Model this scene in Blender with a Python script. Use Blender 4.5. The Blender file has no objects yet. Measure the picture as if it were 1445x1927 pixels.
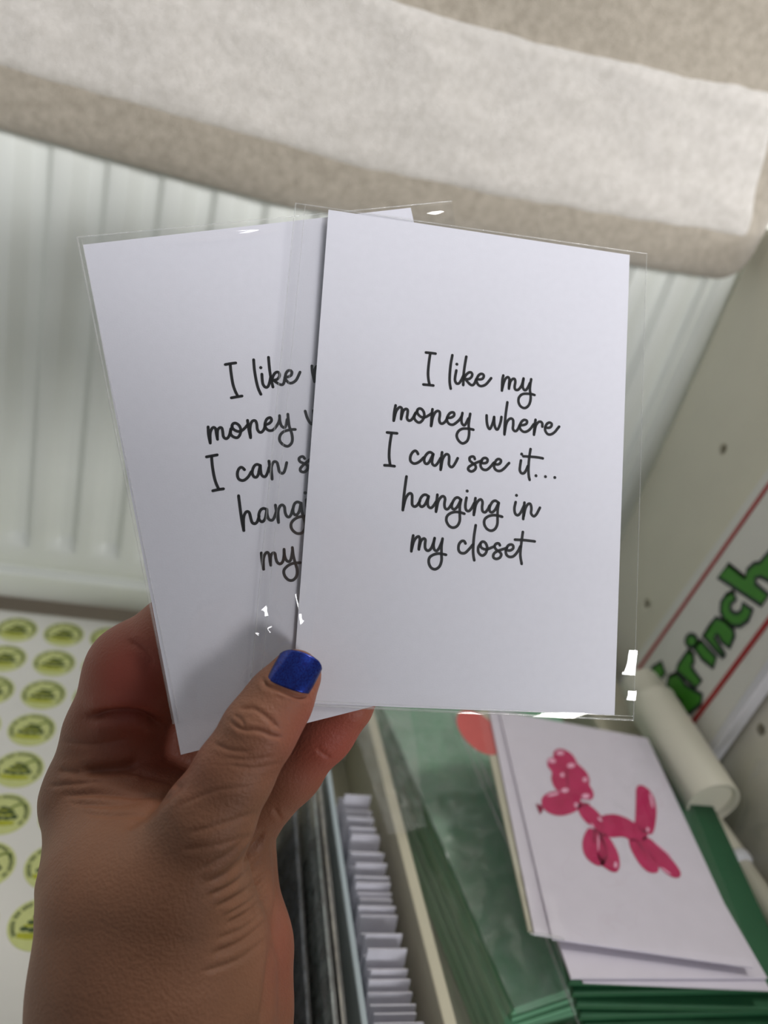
import bpy, bmesh, math, random
import numpy as np
from mathutils import Vector, Matrix, noise

# ------------------------------------------------------------------ camera, world, lights, exposure
scene = bpy.context.scene
C = scene.collection
IW, IH, FPX = 1445.0, 1927.0, 1447.0          # photograph size and focal length in pixels
CX, CY = IW / 2, IH / 2
_down = Vector((-834, -2879, -FPX)).normalized()   # vanishing points of the vertical and of the desk depth
_up = -_down
_fw = Vector((-256, 803, -FPX)); _fw = (_fw - _up * _fw.dot(_up)).normalized()
_rt = _fw.cross(_up)
RW = Matrix((_rt, _fw, _up))                  # camera space -> world (x along wall, y to wall, z up)

cd = bpy.data.cameras.new('camera')
cam = bpy.data.objects.new('camera', cd); C.objects.link(cam)
cam.matrix_world = RW.to_4x4()
cd.lens = 5.4
cd.sensor_fit = 'VERTICAL'; cd.sensor_height = IH / FPX * 5.4; cd.sensor_width = IW / FPX * 5.4
cd.clip_start = 0.01
cd.dof.use_dof = True; cd.dof.focus_distance = 0.236; cd.dof.aperture_fstop = 1.7
scene.camera = cam

w = bpy.data.worlds.new('room_light'); scene.world = w; w.use_nodes = True
w.node_tree.nodes['Background'].inputs[0].default_value = (0.86, 0.93, 1.0, 1)
w.node_tree.nodes['Background'].inputs[1].default_value = 0.165

def area(name, loc, target, size, power, col):
    l = bpy.data.lights.new(name, 'AREA'); l.shape = 'RECTANGLE'; l.size = size[0]; l.size_y = size[1]
    l.energy = power; l.color = col
    o = bpy.data.objects.new(name, l); C.objects.link(o); o.location = loc
    o.rotation_euler = (Vector(target) - Vector(loc)).to_track_quat('-Z', 'Y').to_euler()
    return o
area('window_behind_offscreen', (0.70, -2.6, 0.47), (0.3, 0.4, 0.0), (2.5, 0.62), 140, (0.98, 0.98, 1.0))
area('ceiling_lamp_offscreen', (0.6, 0.36, 1.5), (0.25, 0.25, -0.4), (0.3, 0.26), 8.0, (1.0, 0.97, 0.93))
scene.view_settings.view_transform = 'Standard'; scene.view_settings.look = 'None'
scene.view_settings.gamma = 1; scene.view_settings.use_curve_mapping = False
scene.view_settings.exposure = 0.1

# ------------------------------------------------------------------ pixel -> space helpers
def ray(u, v): return RW @ Vector(((u - CX) / FPX, -(v - CY) / FPX, -1.0))
def P(u, v, d): return ray(u, v) * d
def onz(u, v, z): r = ray(u, v); return r * (z / r.z)
def onx(u, v, x): r = ray(u, v); return r * (x / r.x)
def ony(u, v, y): r = ray(u, v); return r * (y / r.y)
def pxr(r, d): return r / FPX * d             # a radius in pixels at a depth

random.seed(7)
# ------------------------------------------------------------------ materials
def newmat(name):
    m = bpy.data.materials.new(name); m.use_nodes = True
    return m, m.node_tree, m.node_tree.nodes['Principled BSDF']
def rgb(h):
    h = [x / 255 for x in h]
    return tuple(x / 12.92 if x <= 0.04045 else ((x + 0.055) / 1.055) ** 2.4 for x in h) + (1,)
def mat(name, col, rough=0.5, var=0.06, scale=60, bump=0.0, bscale=400, metallic=0, coat=0, spec=0.5, col2=None, sheen=0, sss=0):
    m, nt, b = newmat(name)
    N, L = nt.nodes, nt.links
    tc = N.new('ShaderNodeTexCoord')
    nz = N.new('ShaderNodeTexNoise'); nz.inputs['Scale'].default_value = scale; nz.inputs['Detail'].default_value = 5
    L.new(tc.outputs['Object'], nz.inputs['Vector'])
    cr = N.new('ShaderNodeValToRGB')
    c = rgb(col)
    if col2 is None:
        a = tuple(max(0, x * (1 - var)) for x in c[:3]) + (1,); d = tuple(min(1, x * (1 + var)) for x in c[:3]) + (1,)
    else: a, d = c, rgb(col2)
    cr.color_ramp.elements[0].color = a; cr.color_ramp.elements[1].color = d
    cr.color_ramp.elements[0].position = 0.32; cr.color_ramp.elements[1].position = 0.68
    L.new(nz.outputs['Fac'], cr.inputs['Fac']); L.new(cr.outputs['Color'], b.inputs['Base Color'])
    b.inputs['Roughness'].default_value = rough; b.inputs['Metallic'].default_value = metallic
    b.inputs['Coat Weight'].default_value = coat; b.inputs['Specular IOR Level'].default_value = spec
    b.inputs['Sheen Weight'].default_value = sheen
    if sss:
        b.inputs['Subsurface Weight'].default_value = sss
        b.inputs['Subsurface Radius'].default_value = (1.0, 0.35, 0.2); b.inputs['Subsurface Scale'].default_value = 0.004
    if bump:
        n2 = N.new('ShaderNodeTexNoise'); n2.inputs['Scale'].default_value = bscale; n2.inputs['Detail'].default_value = 4
        L.new(tc.outputs['Object'], n2.inputs['Vector'])
        bp = N.new('ShaderNodeBump'); bp.inputs['Strength'].default_value = bump; bp.inputs['Distance'].default_value = 0.002
        L.new(n2.outputs['Fac'], bp.inputs['Height']); L.new(bp.outputs['Normal'], b.inputs['Normal'])
    return m
def film(name, haze=0.03, rough=0.04, tint=(1, 1, 1, 1), ior=1.5, gain=1.0):
    """thin clear plastic: see-through, with a Fresnel gloss and a trace of milky haze"""
    m = bpy.data.materials.new(name); m.use_nodes = True
    nt = m.node_tree; N, L = nt.nodes, nt.links
    N.clear()
    out = N.new('ShaderNodeOutputMaterial'); tr = N.new('ShaderNodeBsdfTransparent'); tr.inputs[0].default_value = tint
    gl = N.new('ShaderNodeBsdfGlossy'); gl.inputs['Roughness'].default_value = rough
    df = N.new('ShaderNodeBsdfDiffuse'); df.inputs[0].default_value = (0.8, 0.8, 0.8, 1)
    lw = N.new('ShaderNodeLayerWeight'); lw.inputs['Blend'].default_value = 0.5
    pw = N.new('ShaderNodeMath'); pw.operation = 'POWER'; pw.inputs[1].default_value = 5; L.new(lw.outputs['Facing'], pw.inputs[0])
    f0 = ((ior - 1) / (ior + 1)) ** 2           # Schlick reflectance, the same from either side of the film
    fr = N.new('ShaderNodeMath'); fr.operation = 'MULTIPLY_ADD'; fr.inputs[1].default_value = 1 - f0; fr.inputs[2].default_value = f0; L.new(pw.outputs[0], fr.inputs[0])
    ml = N.new('ShaderNodeMath'); ml.operation = 'MULTIPLY'; ml.inputs[1].default_value = gain
    tc = N.new('ShaderNodeTexCoord'); nz = N.new('ShaderNodeTexNoise'); nz.inputs['Scale'].default_value = 90
    L.new(tc.outputs['Object'], nz.inputs['Vector'])
    hz = N.new('ShaderNodeMath'); hz.operation = 'MULTIPLY'; hz.inputs[1].default_value = haze * 2
    L.new(nz.outputs['Fac'], hz.inputs[0])
    m1 = N.new('ShaderNodeMixShader'); m2 = N.new('ShaderNodeMixShader')
    L.new(hz.outputs[0], m1.inputs[0]); L.new(tr.outputs[0], m1.inputs[1]); L.new(df.outputs[0], m1.inputs[2])
    L.new(fr.outputs[0], ml.inputs[0]); L.new(ml.outputs[0], m2.inputs[0])
    L.new(m1.outputs[0], m2.inputs[1]); L.new(gl.outputs[0], m2.inputs[2])
    L.new(m2.outputs[0], out.inputs['Surface'])
    return m

M = {}
M['card'] = mat('white_card_stock', (224, 223, 231), 0.55, 0.012, 500, 0.04, 2500)
M['ink'] = mat('black_ink', (16, 14, 18), 0.5, 0.1, 300)
M['film'] = film('clear_sleeve_film', 0.006, 0.03)
M['seam'] = film('welded_sleeve_edge', 0.22, 0.10, ior=1.6, gain=1.5)
M['bag'] = film('crinkled_bag_film', 0.10, 0.10, ior=1.55, gain=1.3)
M['wrap'] = film('milky_sheen_cellophane', 0.20, 0.16, ior=1.55, gain=1.2)  # haze raised to put a whitish reflected sheen into the film colour
M['enamel'] = mat('white_radiator_enamel', (232, 235, 229), 0.35, 0.015, 30)
M['wall'] = mat('painted_wall', (214, 211, 200), 0.8, 0.03, 20, 0.1, 300)
M['floor'] = mat('floor_board', (120, 100, 80), 0.6, 0.15, 12)
M['desk'] = mat('white_desk_laminate', (214, 212, 202), 0.45, 0.02, 25)
M['laminate'] = mat('grey_white_laminate', (234, 230, 212), 0.5, 0.02, 30)
M['plush_dark'] = mat('taupe_plush', (166, 156, 140), 0.95, col2=(186, 176, 160), scale=190, bump=0.9, bscale=1100, spec=0.1, sheen=0.4)
M['plush_light'] = mat('cream_plush', (206, 200, 191), 0.95, col2=(222, 216, 208), scale=190, bump=0.9, bscale=1100, spec=0.1, sheen=0.4)
M['hole'] = mat('bare_chipboard', (150, 120, 84), 0.9, 0.2, 900)
M['skin'] = mat('skin', (132, 92, 70), 0.5, col2=(150, 105, 80), scale=35, bump=0.22, bscale=1100, sss=0.10, spec=0.35)
def redden(m):                                 # fingers and palm are pinker than the back of the hand
    nt = m.node_tree; N, L = nt.nodes, nt.links; b = N['Principled BSDF']; src = b.inputs['Base Color'].links[0].from_socket
    at = N.new('ShaderNodeAttribute'); at.attribute_name = 'blush'; mx = N.new('ShaderNodeMix'); mx.data_type = 'RGBA'
    L.new(at.outputs['Fac'], mx.inputs[0]); L.new(src, mx.inputs[6]); mx.inputs[7].default_value = rgb((170, 84, 70)); L.new(mx.outputs[2], b.inputs['Base Color'])
redden(M['skin'])

# ------------------------------------------------------------------ object helpers
def tag(o, label=None, cat=None, group=None, kind=None):
    if label: o['label'] = label
    if cat: o['category'] = cat
    if group: o['group'] = group
    if kind: o['kind'] = kind
    return o
def empty(name, loc, label=None, cat=None, group=None, kind=None):
    o = bpy.data.objects.new(name, None); C.objects.link(o); o.location = loc; o.empty_display_size = 0.02
    return tag(o, label, cat, group, kind)
def wloc(o):
    p = Vector(o.location)
    while o.parent: o = o.parent; p += o.location
    return p
def mesh(name, verts, faces, m, parent=None, smooth=False, origin=None, label=None, cat=None, group=None, kind=None):
    """a mesh object from world coordinates; its origin is put at the middle of its base"""
    vs = np.array([tuple(v) for v in verts], float)
    if origin is None:
        lo, hi = vs.min(0), vs.max(0); origin = Vector(((lo[0] + hi[0]) / 2, (lo[1] + hi[1]) / 2, lo[2]))
    vs = vs - np.array(tuple(origin))
    me = bpy.data.meshes.new(name); me.from_pydata(vs.tolist(), [], [list(map(int, f)) for f in faces]); me.update()
    if smooth:
        for p in me.polygons: p.use_smooth = True
    if m is not None: me.materials.append(m)
    o = bpy.data.objects.new(name, me); C.objects.link(o)
    if parent is not None:
        o.parent = parent; o.location = Vector(origin) - wloc(parent)
    else: o.location = origin
    return tag(o, label, cat, group, kind)
def boxvf(c, ax, ay, az, hx, hy, hz):
    """box with centre c, axes and half sizes"""
    c = Vector(c); vs = []
    for sz in (-1, 1):
        for sx, sy in ((-1, -1), (1, -1), (1, 1), (-1, 1)):
            vs.append(c + Vector(ax) * hx * sx + Vector(ay) * hy * sy + Vector(az) * hz * sz)
    return vs, [(3, 2, 1, 0), (4, 5, 6, 7), (0, 1, 5, 4), (1, 2, 6, 5), (2, 3, 7, 6), (3, 0, 4, 7)]
XA, YA, ZA = Vector((1, 0, 0)), Vector((0, 1, 0)), Vector((0, 0, 1))
def bev(o, wdt, seg=2):
    b = o.modifiers.new('bevel', 'BEVEL'); b.width = wdt; b.segments = seg; b.limit_method = 'ANGLE'
    return o
def merge(parts):
    V, F = [], []
    for v, f in parts:
        k = len(V); V += list(v); F += [tuple(i + k for i in q) for q in f]
    return V, F
def axbox(name, x0, x1, y0, y1, z0, z1, m, parent=None, bevel=0.0, **kw):
    v, f = boxvf(((x0 + x1) / 2, (y0 + y1) / 2, (z0 + z1) / 2), XA, YA, ZA, (x1 - x0) / 2, (y1 - y0) / 2, (z1 - z0) / 2)
    o = mesh(name, v, f, m, parent, **kw)
    return bev(o, bevel) if bevel else o
def slab(name, quad, th, m, parent=None, bevel=0.0, **kw):
    """flat slab whose top face is the quad (4 points, counter-clockwise seen from outside)"""
    q = [Vector(p) for p in quad]
    n = (q[1] - q[0]).cross(q[2] - q[0]).normalized()
    v = q + [p - n * th for p in q]
    f = [(0, 1, 2, 3), (7, 6, 5, 4), (0, 4, 5, 1), (1, 5, 6, 2), (2, 6, 7, 3), (3, 7, 4, 0)]
    o = mesh(name, v, f, m, parent, **kw)
    return bev(o, bevel) if bevel else o
def catmull(pts, n=6):
    p = [np.array(q, float) for q in pts]
    if len(p) == 2: return p
    p = [2 * p[0] - p[1]] + p + [2 * p[-1] - p[-2]]
    out = []
    for i in range(1, len(p) - 2):
        for k in range(n):
            t = k / n
            out.append(0.5 * ((2 * p[i]) + (-p[i - 1] + p[i + 1]) * t + (2 * p[i - 1] - 5 * p[i] + 4 * p[i + 1] - p[i + 2]) * t * t
                              + (-p[i - 1] + 3 * p[i] - 3 * p[i + 1] + p[i + 2]) * t ** 3))
    out.append(p[-2]); return out
def ribbon(pts, hw, cap=True):
    """flat 2-D ribbon with round ends: vertices (x, y) and faces"""
    pts = [np.array(p, float) for p in pts]; V, F = [], []
    n = len(pts)
    for i, p in enumerate(pts):
        a = pts[max(0, i - 1)]; b = pts[min(n - 1, i + 1)]; d = b - a; l = np.hypot(*d) or 1; d = d / l
        nn = np.array([-d[1], d[0]]) * hw; V += [p + nn, p - nn]
    for i in range(n - 1): F.append((2 * i, 2 * i + 1, 2 * i + 3, 2 * i + 2))
    if cap:
        for p in (pts[0], pts[-1]):
            k = len(V); V += [p + hw * np.array([math.cos(a), math.sin(a)]) for a in np.linspace(0, 2 * math.pi, 12, endpoint=False)]
            F.append(tuple(range(k, k + 12)))
    return V, F
def disc2(c, r, n=16, ry=None, rot=0):
    ry = r if ry is None else ry; ca, sa = math.cos(rot), math.sin(rot)
    V = []
    for a in np.linspace(0, 2 * math.pi, n, endpoint=False):
        x, y = r * math.cos(a), ry * math.sin(a); V.append(np.array([c[0] + ca * x - sa * y, c[1] + sa * x + ca * y]))
    return V, [tuple(range(n))]
def tube(path, radii, n=20, cap=True):
    V, F = [], []; path = [Vector(p) for p in path]
    t0 = (path[1] - path[0]).normalized(); a = t0.orthogonal().normalized()
    for i, p in enumerate(path):
        t = (path[min(i + 1, len(path) - 1)] - path[max(i - 1, 0)]).normalized()
        a = (a - t * a.dot(t)).normalized(); b = t.cross(a)
        for k in range(n):
            an = 2 * math.pi * k / n; V.append(p + (a * math.cos(an) + b * math.sin(an)) * radii[i])
    for i in range(len(path) - 1):
        for k in range(n): F.append((i * n + k, i * n + (k + 1) % n, (i + 1) * n + (k + 1) % n, (i + 1) * n + k))
    if cap:
        F.append(tuple(range(n - 1, -1, -1))); F.append(tuple(range((len(path) - 1) * n, len(path) * n)))
    return V, F
def nz3(x, y, z): return noise.noise(Vector((x, y, z)))

# ------------------------------------------------------------------ the setting
ZD, YR, XP = -0.41, 0.5438, 0.371             # desk top, radiator face, cabinet side
axbox('floor', -1.6, 1.6, -1.6, 0.66, -1.2, -1.15, M['floor'], kind='structure')
axbox('wall_back', -1.6, 1.6, 0.64, 0.70, -1.15, 1.45, M['wall'], kind='structure')

axbox('desk', -0.9, 0.369, 0.02, 0.5405, ZD - 0.03, ZD - 0.0004, M['desk'], bevel=0.002,
      label='white desk top pushed up against the radiator', cat='desk')

# radiator: pressed panel with vertical channels that end above a flat band and a rolled bottom rim
rad = empty('radiator', (0.0, 0.56, -0.412), 'white panel radiator with pressed vertical channels behind the held cards', 'radiator')
def build_radiator():
    pitch, x_dark = 0.0333, -0.1075
    def recess(x):
        t = ((x - x_dark) / pitch) % 1.0          # 0 at the dark edge; the recess lies just left of it
        if x > 0.352: return 0.0
        if t > 0.86: return (1 - t) / 0.14
        if t > 0.62: return 1.0
        if t > 0.32: return (t - 0.32) / 0.30
        return 0.0
    xs = []
    k = -14
    while x_dark + k * pitch < 0.42:
        x0 = x_dark + k * pitch
        xs += [x0, x0 + .16 * pitch, x0 + .32 * pitch, x0 + .62 * pitch, x0 + .74 * pitch, x0 + .86 * pitch]; k += 1
    xs = [x for x in xs if -0.55 < x < 0.345] + [0.349, 0.3525, 0.3555, 0.3575, 0.3595, 0.362, 0.38, 0.40, 0.412]
    zs = [0.16, 0.10, 0.0, -0.1, -0.2, -0.3, -0.342, -0.352, -0.356, -0.366, -0.3705, -0.3735, -0.377, -0.385, -0.395, -0.402, -0.4075, -0.4095]
    def amp(z): return 1.0 if z >= -0.3425 else max(0.0, 1 - (-0.342 - z) / 0.011)
    rim = {-0.366: 0, -0.3705: .0035, -0.3735: .003, -0.377: -.0015, -0.385: .0008, -0.395: .0036, -0.402: .0062, -0.4075: .010, -0.4095: .015}
    V, F = [], []
    for z in zs:
        for x in xs:
            y = YR + 0.0065 * recess(x) * amp(z) + rim.get(z, 0.0)
            if 0.3535 < x < 0.361: y += 0.004 * (1 - abs(x - 0.3575) / 0.004)
            if x > 0.405: y += 0.008
            V.append((x, y, z))
    n = len(xs)
    for i in range(len(zs) - 1):
        for j in range(n - 1): F.append((i * n + j, (i + 1) * n + j, (i + 1) * n + j + 1, i * n + j + 1))
    o = mesh('front_panel', V, F, M['enamel'], rad)
    o.modifiers.new('bevel', 'BEVEL').width = 0.0012; o.modifiers['bevel'].segments = 2; o.modifiers['bevel'].limit_method = 'ANGLE'
    o.modifiers['bevel'].angle_limit = 0.25
    for p in o.data.polygons: p.use_smooth = True
    axbox('back_panel', -0.54, 0.40, 0.592, 0.604, -0.408, 0.155, M['enamel'], rad, 0.003)
    for i in range(26):
        axbox('convector_fin', -0.53 + i * 0.036, -0.5285 + i * 0.036, 0.556, 0.591, -0.39, 0.14, M['enamel'], rad)
    axbox('top_grille', -0.545, 0.405, YR + 0.004, 0.604, 0.1605, 0.166, M['enamel'], rad, 0.002)
build_radiator()

# beige plush blanket hung over the radiator
BY = 0.509
def zbot(x):
    pts = [(-0.6, -0.057), (-0.1292, -0.0575), (0.0378, -0.0603), (0.1585, -0.0500), (0.30, -0.0400), (0.335, -0.0365)]
    z = np.interp(x, [p[0] for p in pts], [p[1] for p in pts])
    if x > 0.338: t = min(1.0, (x - 0.338) / 0.0255); z += 0.024 * (1 - math.sqrt(max(0, 1 - t * t)))
    return z
def yfront(x, z):
    return BY + 0.0035 * nz3(x * 9, z * 16, 3) + 0.0012 * nz3(x * 40, z * 40, 8)
blanket = empty('blanket', (-0.1, 0.53, -0.06), 'beige plush blanket with a cream panel hanging over the top of the radiator', 'blanket')
def build_blanket():
    xs = list(np.linspace(-0.55, 0.33, 150)) + list(0.338 + 0.0255 * np.sin(np.linspace(0, math.pi / 2, 14)))
    V, F, n = [], [], 0
    for x in xs:
        zb = zbot(x); th = 0.014 if x < 0.34 else 0.014 * math.sqrt(max(0.003, 1 - ((x - 0.338) / 0.0258) ** 2))
        prof = []
        for z in np.linspace(0.22, zb + 0.016, 46):
            y = yfront(x, z); e = max(0, 1 - (z - zb) / 0.045)
            prof.append((x, y + 0.005 * e * e + (0.014 - th) * 0.9, z))
        y0 = prof[-1][1]; zc = zb + 0.016
        for a in np.linspace(0.25, math.pi, 9):
            prof.append((x, y0 + th * (1 - math.cos(a)), zc - 0.016 * math.sin(a)))
        for z in np.linspace(zc + 0.01, 0.22, 8): prof.append((x, y0 + 2 * th, z))
        n = len(prof); V += prof
    for i in range(len(xs) - 1):
        for j in range(n - 1): F.append((i * n + j, i * n + j + 1, (i + 1) * n + j + 1, (i + 1) * n + j))
    k = (len(xs) - 1) * n; F.append(tuple(range(k, k + n)))
    mesh('plush_border', V, F, M['plush_dark'], blanket, smooth=True)
    # the cream panel stitched on, edges rounding down into the border
    xl = np.linspace(-0.55, 0.3455, 150); V, F, m_ = [], [], 36
    for x in xl:
        zl = np.interp(x, [-0.55, -0.03, 0.0741, 0.2083, 0.3456], [-0.0262, -0.0262, -0.0272, -0.0185, -0.0048])
        zh = np.interp(x, [-0.55, 0.0765, 0.155, 0.3135, 0.345], [0.060, 0.0637, 0.0655, 0.0795, 0.081])
        zl += 0.0012 * nz3(x * 60, 1, 5); zh += 0.0012 * nz3(x * 60, 4, 5)
        for j in range(m_):
            t = j / (m_ - 1); z = zl + (zh - zl) * t
            xx = x - (0.0105 * max(0, (z + 0.0046) / 0.04) if x > 0.30 else 0) * ((x - 0.30) / 0.0455 if x > 0.30 else 0)
            e = min(t, 1 - t) * (zh - zl); e = min(e, 0.3455 - x + 0.0001)
            V.append((xx, yfront(xx, z) - 0.0035 + 0.006 * math.exp(-e / 0.0022) + 0.0022 * nz3(xx * 22 + 5, z * 55, 2)
                      + 0.005 * max(0, 1 - (z - zbot(xx)) / 0.045) ** 2, z))
    for i in range(len(xl) - 1):
        for j in range(m_ - 1): F.append((i * m_ + j, (i + 1) * m_ + j, (i + 1) * m_ + j + 1, i * m_ + j + 1))
    mesh('cream_panel', V, F, M['plush_light'], blanket, smooth=True, label='cream plush panel')
build_blanket()

# cabinet side with shelf-pin holes
cab = empty('cabinet', (0.384, 0.2, -1.15), 'grey-white cabinet side board with round shelf-pin holes right of the radiator', 'cabinet')
def build_cabinet():
    v, f = boxvf((XP + 0.008, 0.209, -0.5725), YA, ZA, XA, 0.329, 0.5775, 0.008)
    o = mesh('side_board', v, f, M['laminate'], cab)
    bm = bmesh.new(); holes = []
    h0, h1, h2 = onx(1353, 840, XP), onx(1222, 1143, XP), onx(1430, 1373, XP)
    yb = (h0.y + h1.y) / 2
    for y, zs in ((yb, (h0.z, h1.z, 2 * h1.z - h0.z, 2 * h0.z - h1.z)), (h2.y, (h2.z, h2.z + (h0.z - h1.z), h2.z - (h0.z - h1.z)))):
        for z in zs:
            holes.append((y, z)); V, F = tube([(XP - 0.004, y, z), (XP + 0.0130, y, z)], [0.0038, 0.0038], 16)
            bv = [bm.verts.new(p) for p in V]
            for q in F: bm.faces.new([bv[i] for i in q])
    bmesh.ops.recalc_face_normals(bm, faces=bm.faces)
    me = bpy.data.meshes.new('cutter'); bm.to_mesh(me); bm.free()
    cut = bpy.data.objects.new('cutter', me); C.objects.link(cut)
    md = o.modifiers.new('holes', 'BOOLEAN'); md.object = cut; md.operation = 'DIFFERENCE'; md.solver = 'EXACT'
    bpy.context.view_layer.update()
    ev = o.evaluated_get(bpy.context.evaluated_depsgraph_get()); nm = bpy.data.meshes.new_from_object(ev)
    o.modifiers.clear(); o.data = nm; bpy.data.objects.remove(cut)
    if not nm.materials: nm.materials.append(M['laminate'])
    bev(o, 0.001)
    for y, z in holes:
        V, F = tube([(XP + 0.0115, y, z), (XP + 0.0129, y, z)], [0.0037, 0.0037], 16)
        mesh('pin_hole', V, F, M['hole'], cab)
build_cabinet()

# ------------------------------------------------------------------ sticker sheet
M['sheet'] = mat('sticker_backing_paper', (232, 230, 224), 0.4, 0.01, 80)
M['st_pale'] = mat('pale_green_label', (206, 212, 140), 0.5, 0.03, 200)
M['st_dark'] = mat('dark_green_print', (66, 84, 40), 0.5, 0.15, 600)
M['st_olive'] = mat('yellow_green_print', (176, 180, 36), 0.5, 0.08, 400)
M['st_mid'] = mat('leaf_green_print', (112, 132, 44), 0.5, 0.1, 400)
sheet = empty('sticker_sheet', (-0.08, 0.385, ZD), 'white sheet of round pale green stickers lying on the desk', 'stickers')
def build_stickers():
    axbox('backing_paper', -0.185, 0.030, 0.2195, 0.5365, ZD, ZD + 0.0004, M['sheet'], sheet)
    R = 0.0148
    z0 = ZD + 0.0004
    def m3(parts, z): 
        V, F = merge(parts); return [(p[0], p[1], z) for p in V], F
    V, F = disc2((0, 0), R, 40)
    top = [(p[0], p[1], 0.0003) for p in V]; bot = [(p[0], p[1], 0.0) for p in V]
    DV = bot + top; DF = [tuple(range(40, 80))] + [(i, (i + 1) % 40, 40 + (i + 1) % 40, 40 + i) for i in range(40)]
    # ring of fine capitals: groups of short upright marks, too small in the photograph to read
    rnd = random.Random(3); ring = []
    words = [6, 3, 4, 9, 8, 2]; ang = math.radians(212); step = math.radians(7.0)
    for wn in words:
        for k in range(wn):
            r0, r1 = R * 0.76, R * 0.91
            for q in (-0.30, 0.30):
                a = ang + q * step
                ring.append(ribbon([(r0 * math.cos(a), r0 * math.sin(a)), (r1 * math.cos(a), r1 * math.sin(a))], 0.00022, False))
            a0, a1 = ang - 0.3 * step, ang + 0.3 * step; rr = rnd.choice((r0 + .0002, r1 - .0002, (r0 + r1) / 2))
            ring.append(ribbon([(rr * math.cos(a0), rr * math.sin(a0)), (rr * math.cos(a1), rr * math.sin(a1))], 0.00025, False))
            ang -= step
        ang -= step * 0.8
    def blob(x, y, rx, ry): return disc2((x * R, y * R), rx * R, 12, ry * R)
    dark = ring + [blob(-0.42, -.19, .15, .10), blob(-0.14, -.23, .18, .10), blob(0.16, -.22, .17, .10), blob(0.42, -.14, .14, .13),
                   blob(-.22, .06, .16, .09), blob(0.02, .03, .13, .10), blob(.24, .08, .17, .11), blob(-.06, .27, .16, .09), blob(.12, .25, .12, .07)]
    olive = [([np.array(p) * R for p in ((-.62, -.52), (-.3, -.58), (.1, -.58), (.45, -.52), (.50, -.34), (-.60, -.34))], [(0, 1, 2, 3, 4, 5)]),
             ribbon([np.array(p) * R for p in ((-.42, -.07), (-.1, -.06), (.2, -.06), (.38, -.04))], .05 * R),
             ribbon([np.array(p) * R for p in ((-.2, .16), (.05, .15), (.25, .19))], .05 * R)]
    mid = [ribbon([q * R for q in catmull([(.24, .30), (.36, .42), (.54, .50), (.70, .44), (.74, .30)])], .055 * R)]
    def me_(name, V, F, m):
        me = bpy.data.meshes.new(name); me.from_pydata([tuple(v) for v in V], [], F); me.materials.append(m); return me
    md_ = me_('sticker', DV, DF, M['st_pale'])
    subs = [('ring_lettering', me_('ring_lettering', *m3(dark, .00036), M['st_dark'])), ('base_print', me_('base_print', *m3(olive, .00034), M['st_olive'])),
            ('curl_print', me_('curl_print', *m3(mid, .00034), M['st_mid']))]
    for i in range(5):
        for j in range(8):
            o = bpy.data.objects.new('sticker', md_); C.objects.link(o); o.parent = sheet
            o.location = Vector((-0.1422 + i * 0.0343, 0.5155 - j * 0.0345, z0)) - wloc(sheet)
            for nm, me in subs:
                s = bpy.data.objects.new(nm, me); C.objects.link(s); s.parent = o
build_stickers()

# ------------------------------------------------------------------ file box with standing cards
M['tray'] = mat('cream_plastic', (206, 200, 176), 0.4, 0.02, 40)
M['tray_blue'] = mat('pale_blue_plastic', (176, 190, 196), 0.35, 0.03, 40)
M['filed'] = mat('lilac_white_card', (214, 212, 222), 0.6, 0.05, 120)
TZ = -0.350
box = empty('file_box', (0.10, 0.26, ZD), 'cream open file box with a pale blue divider holding rows of standing cards', 'file box')
MT = M['tray']
axbox('base', 0.022, 0.152, 0.13, 0.405, ZD, ZD + 0.003, MT, box)
def wallp(name, xa, xb, ya, yb, th, m):        # upright wall from (xa, ya) to (xb, yb)
    q = [Vector((xa, ya, TZ)), Vector((xb, yb, TZ)), Vector((xb + th, yb, TZ)), Vector((xa + th, ya, TZ))]
    v = q + [Vector((p.x, p.y, ZD + 0.003)) for p in q]
    o = mesh(name, v, [(3, 2, 1, 0), (4, 5, 6, 7), (0, 1, 5, 4), (1, 2, 6, 5), (2, 3, 7, 6), (3, 0, 4, 7)], m, box); bev(o, 0.0008)
wallp('divider', 0.1128, 0.1068, 0.13, 0.405, 0.0032, M['tray_blue'])
wallp('side_wall', 0.1535, 0.1405, 0.13, 0.405, 0.0065, M['tray'])
wallp('side_wall', 0.022, 0.022, 0.13, 0.405, 0.004, M['tray'])
axbox('end_wall', 0.0265, 0.140, 0.405, 0.409, ZD + 0.003, TZ, MT, box, 0.0008)
for i in range(42):                            # small white cards filed one behind the other
    y = 0.145 + i * 0.0042 + random.uniform(-0.0008, 0.0008)
    wl = 0.1195 + 0.003 * random.random(); wr = 0.146 - (y - 0.14) * 0.055 - 0.002 * random.random()
    top = TZ - 0.004 - 0.008 * random.random() - (0.012 if i > 38 else 0); lean = math.radians(20 + random.uniform(-3, 3))
    az = Vector((0, math.sin(lean), math.cos(lean))); ay = Vector((0, math.cos(lean), -math.sin(lean)))
    h = (top - ZD - 0.004) / 2 / math.cos(lean)
    v, f = boxvf(Vector(((wl + wr) / 2, y, ZD + 0.0045)) + az * h, XA, ay, az, (wr - wl) / 2, 0.0005, h)
    mesh('filed_card', v, f, M['filed'], label='small lilac-white card filed upright in the narrow row of the file box', cat='card', group='cards filed in the narrow row')
cols = [((40, 52, 58), (92, 104, 108)), ((58, 60, 64), (128, 128, 128)), ((30, 44, 54), (86, 112, 124)), ((70, 72, 70), (150, 150, 142)),
        ((36, 40, 48), (110, 118, 128)), ((52, 60, 60), (120, 134, 132)), ((96, 92, 86), (170, 166, 152))]
words = ['dark teal', 'grey', 'slate blue', 'light grey', 'charcoal', 'green-grey', 'pale stone']
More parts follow.
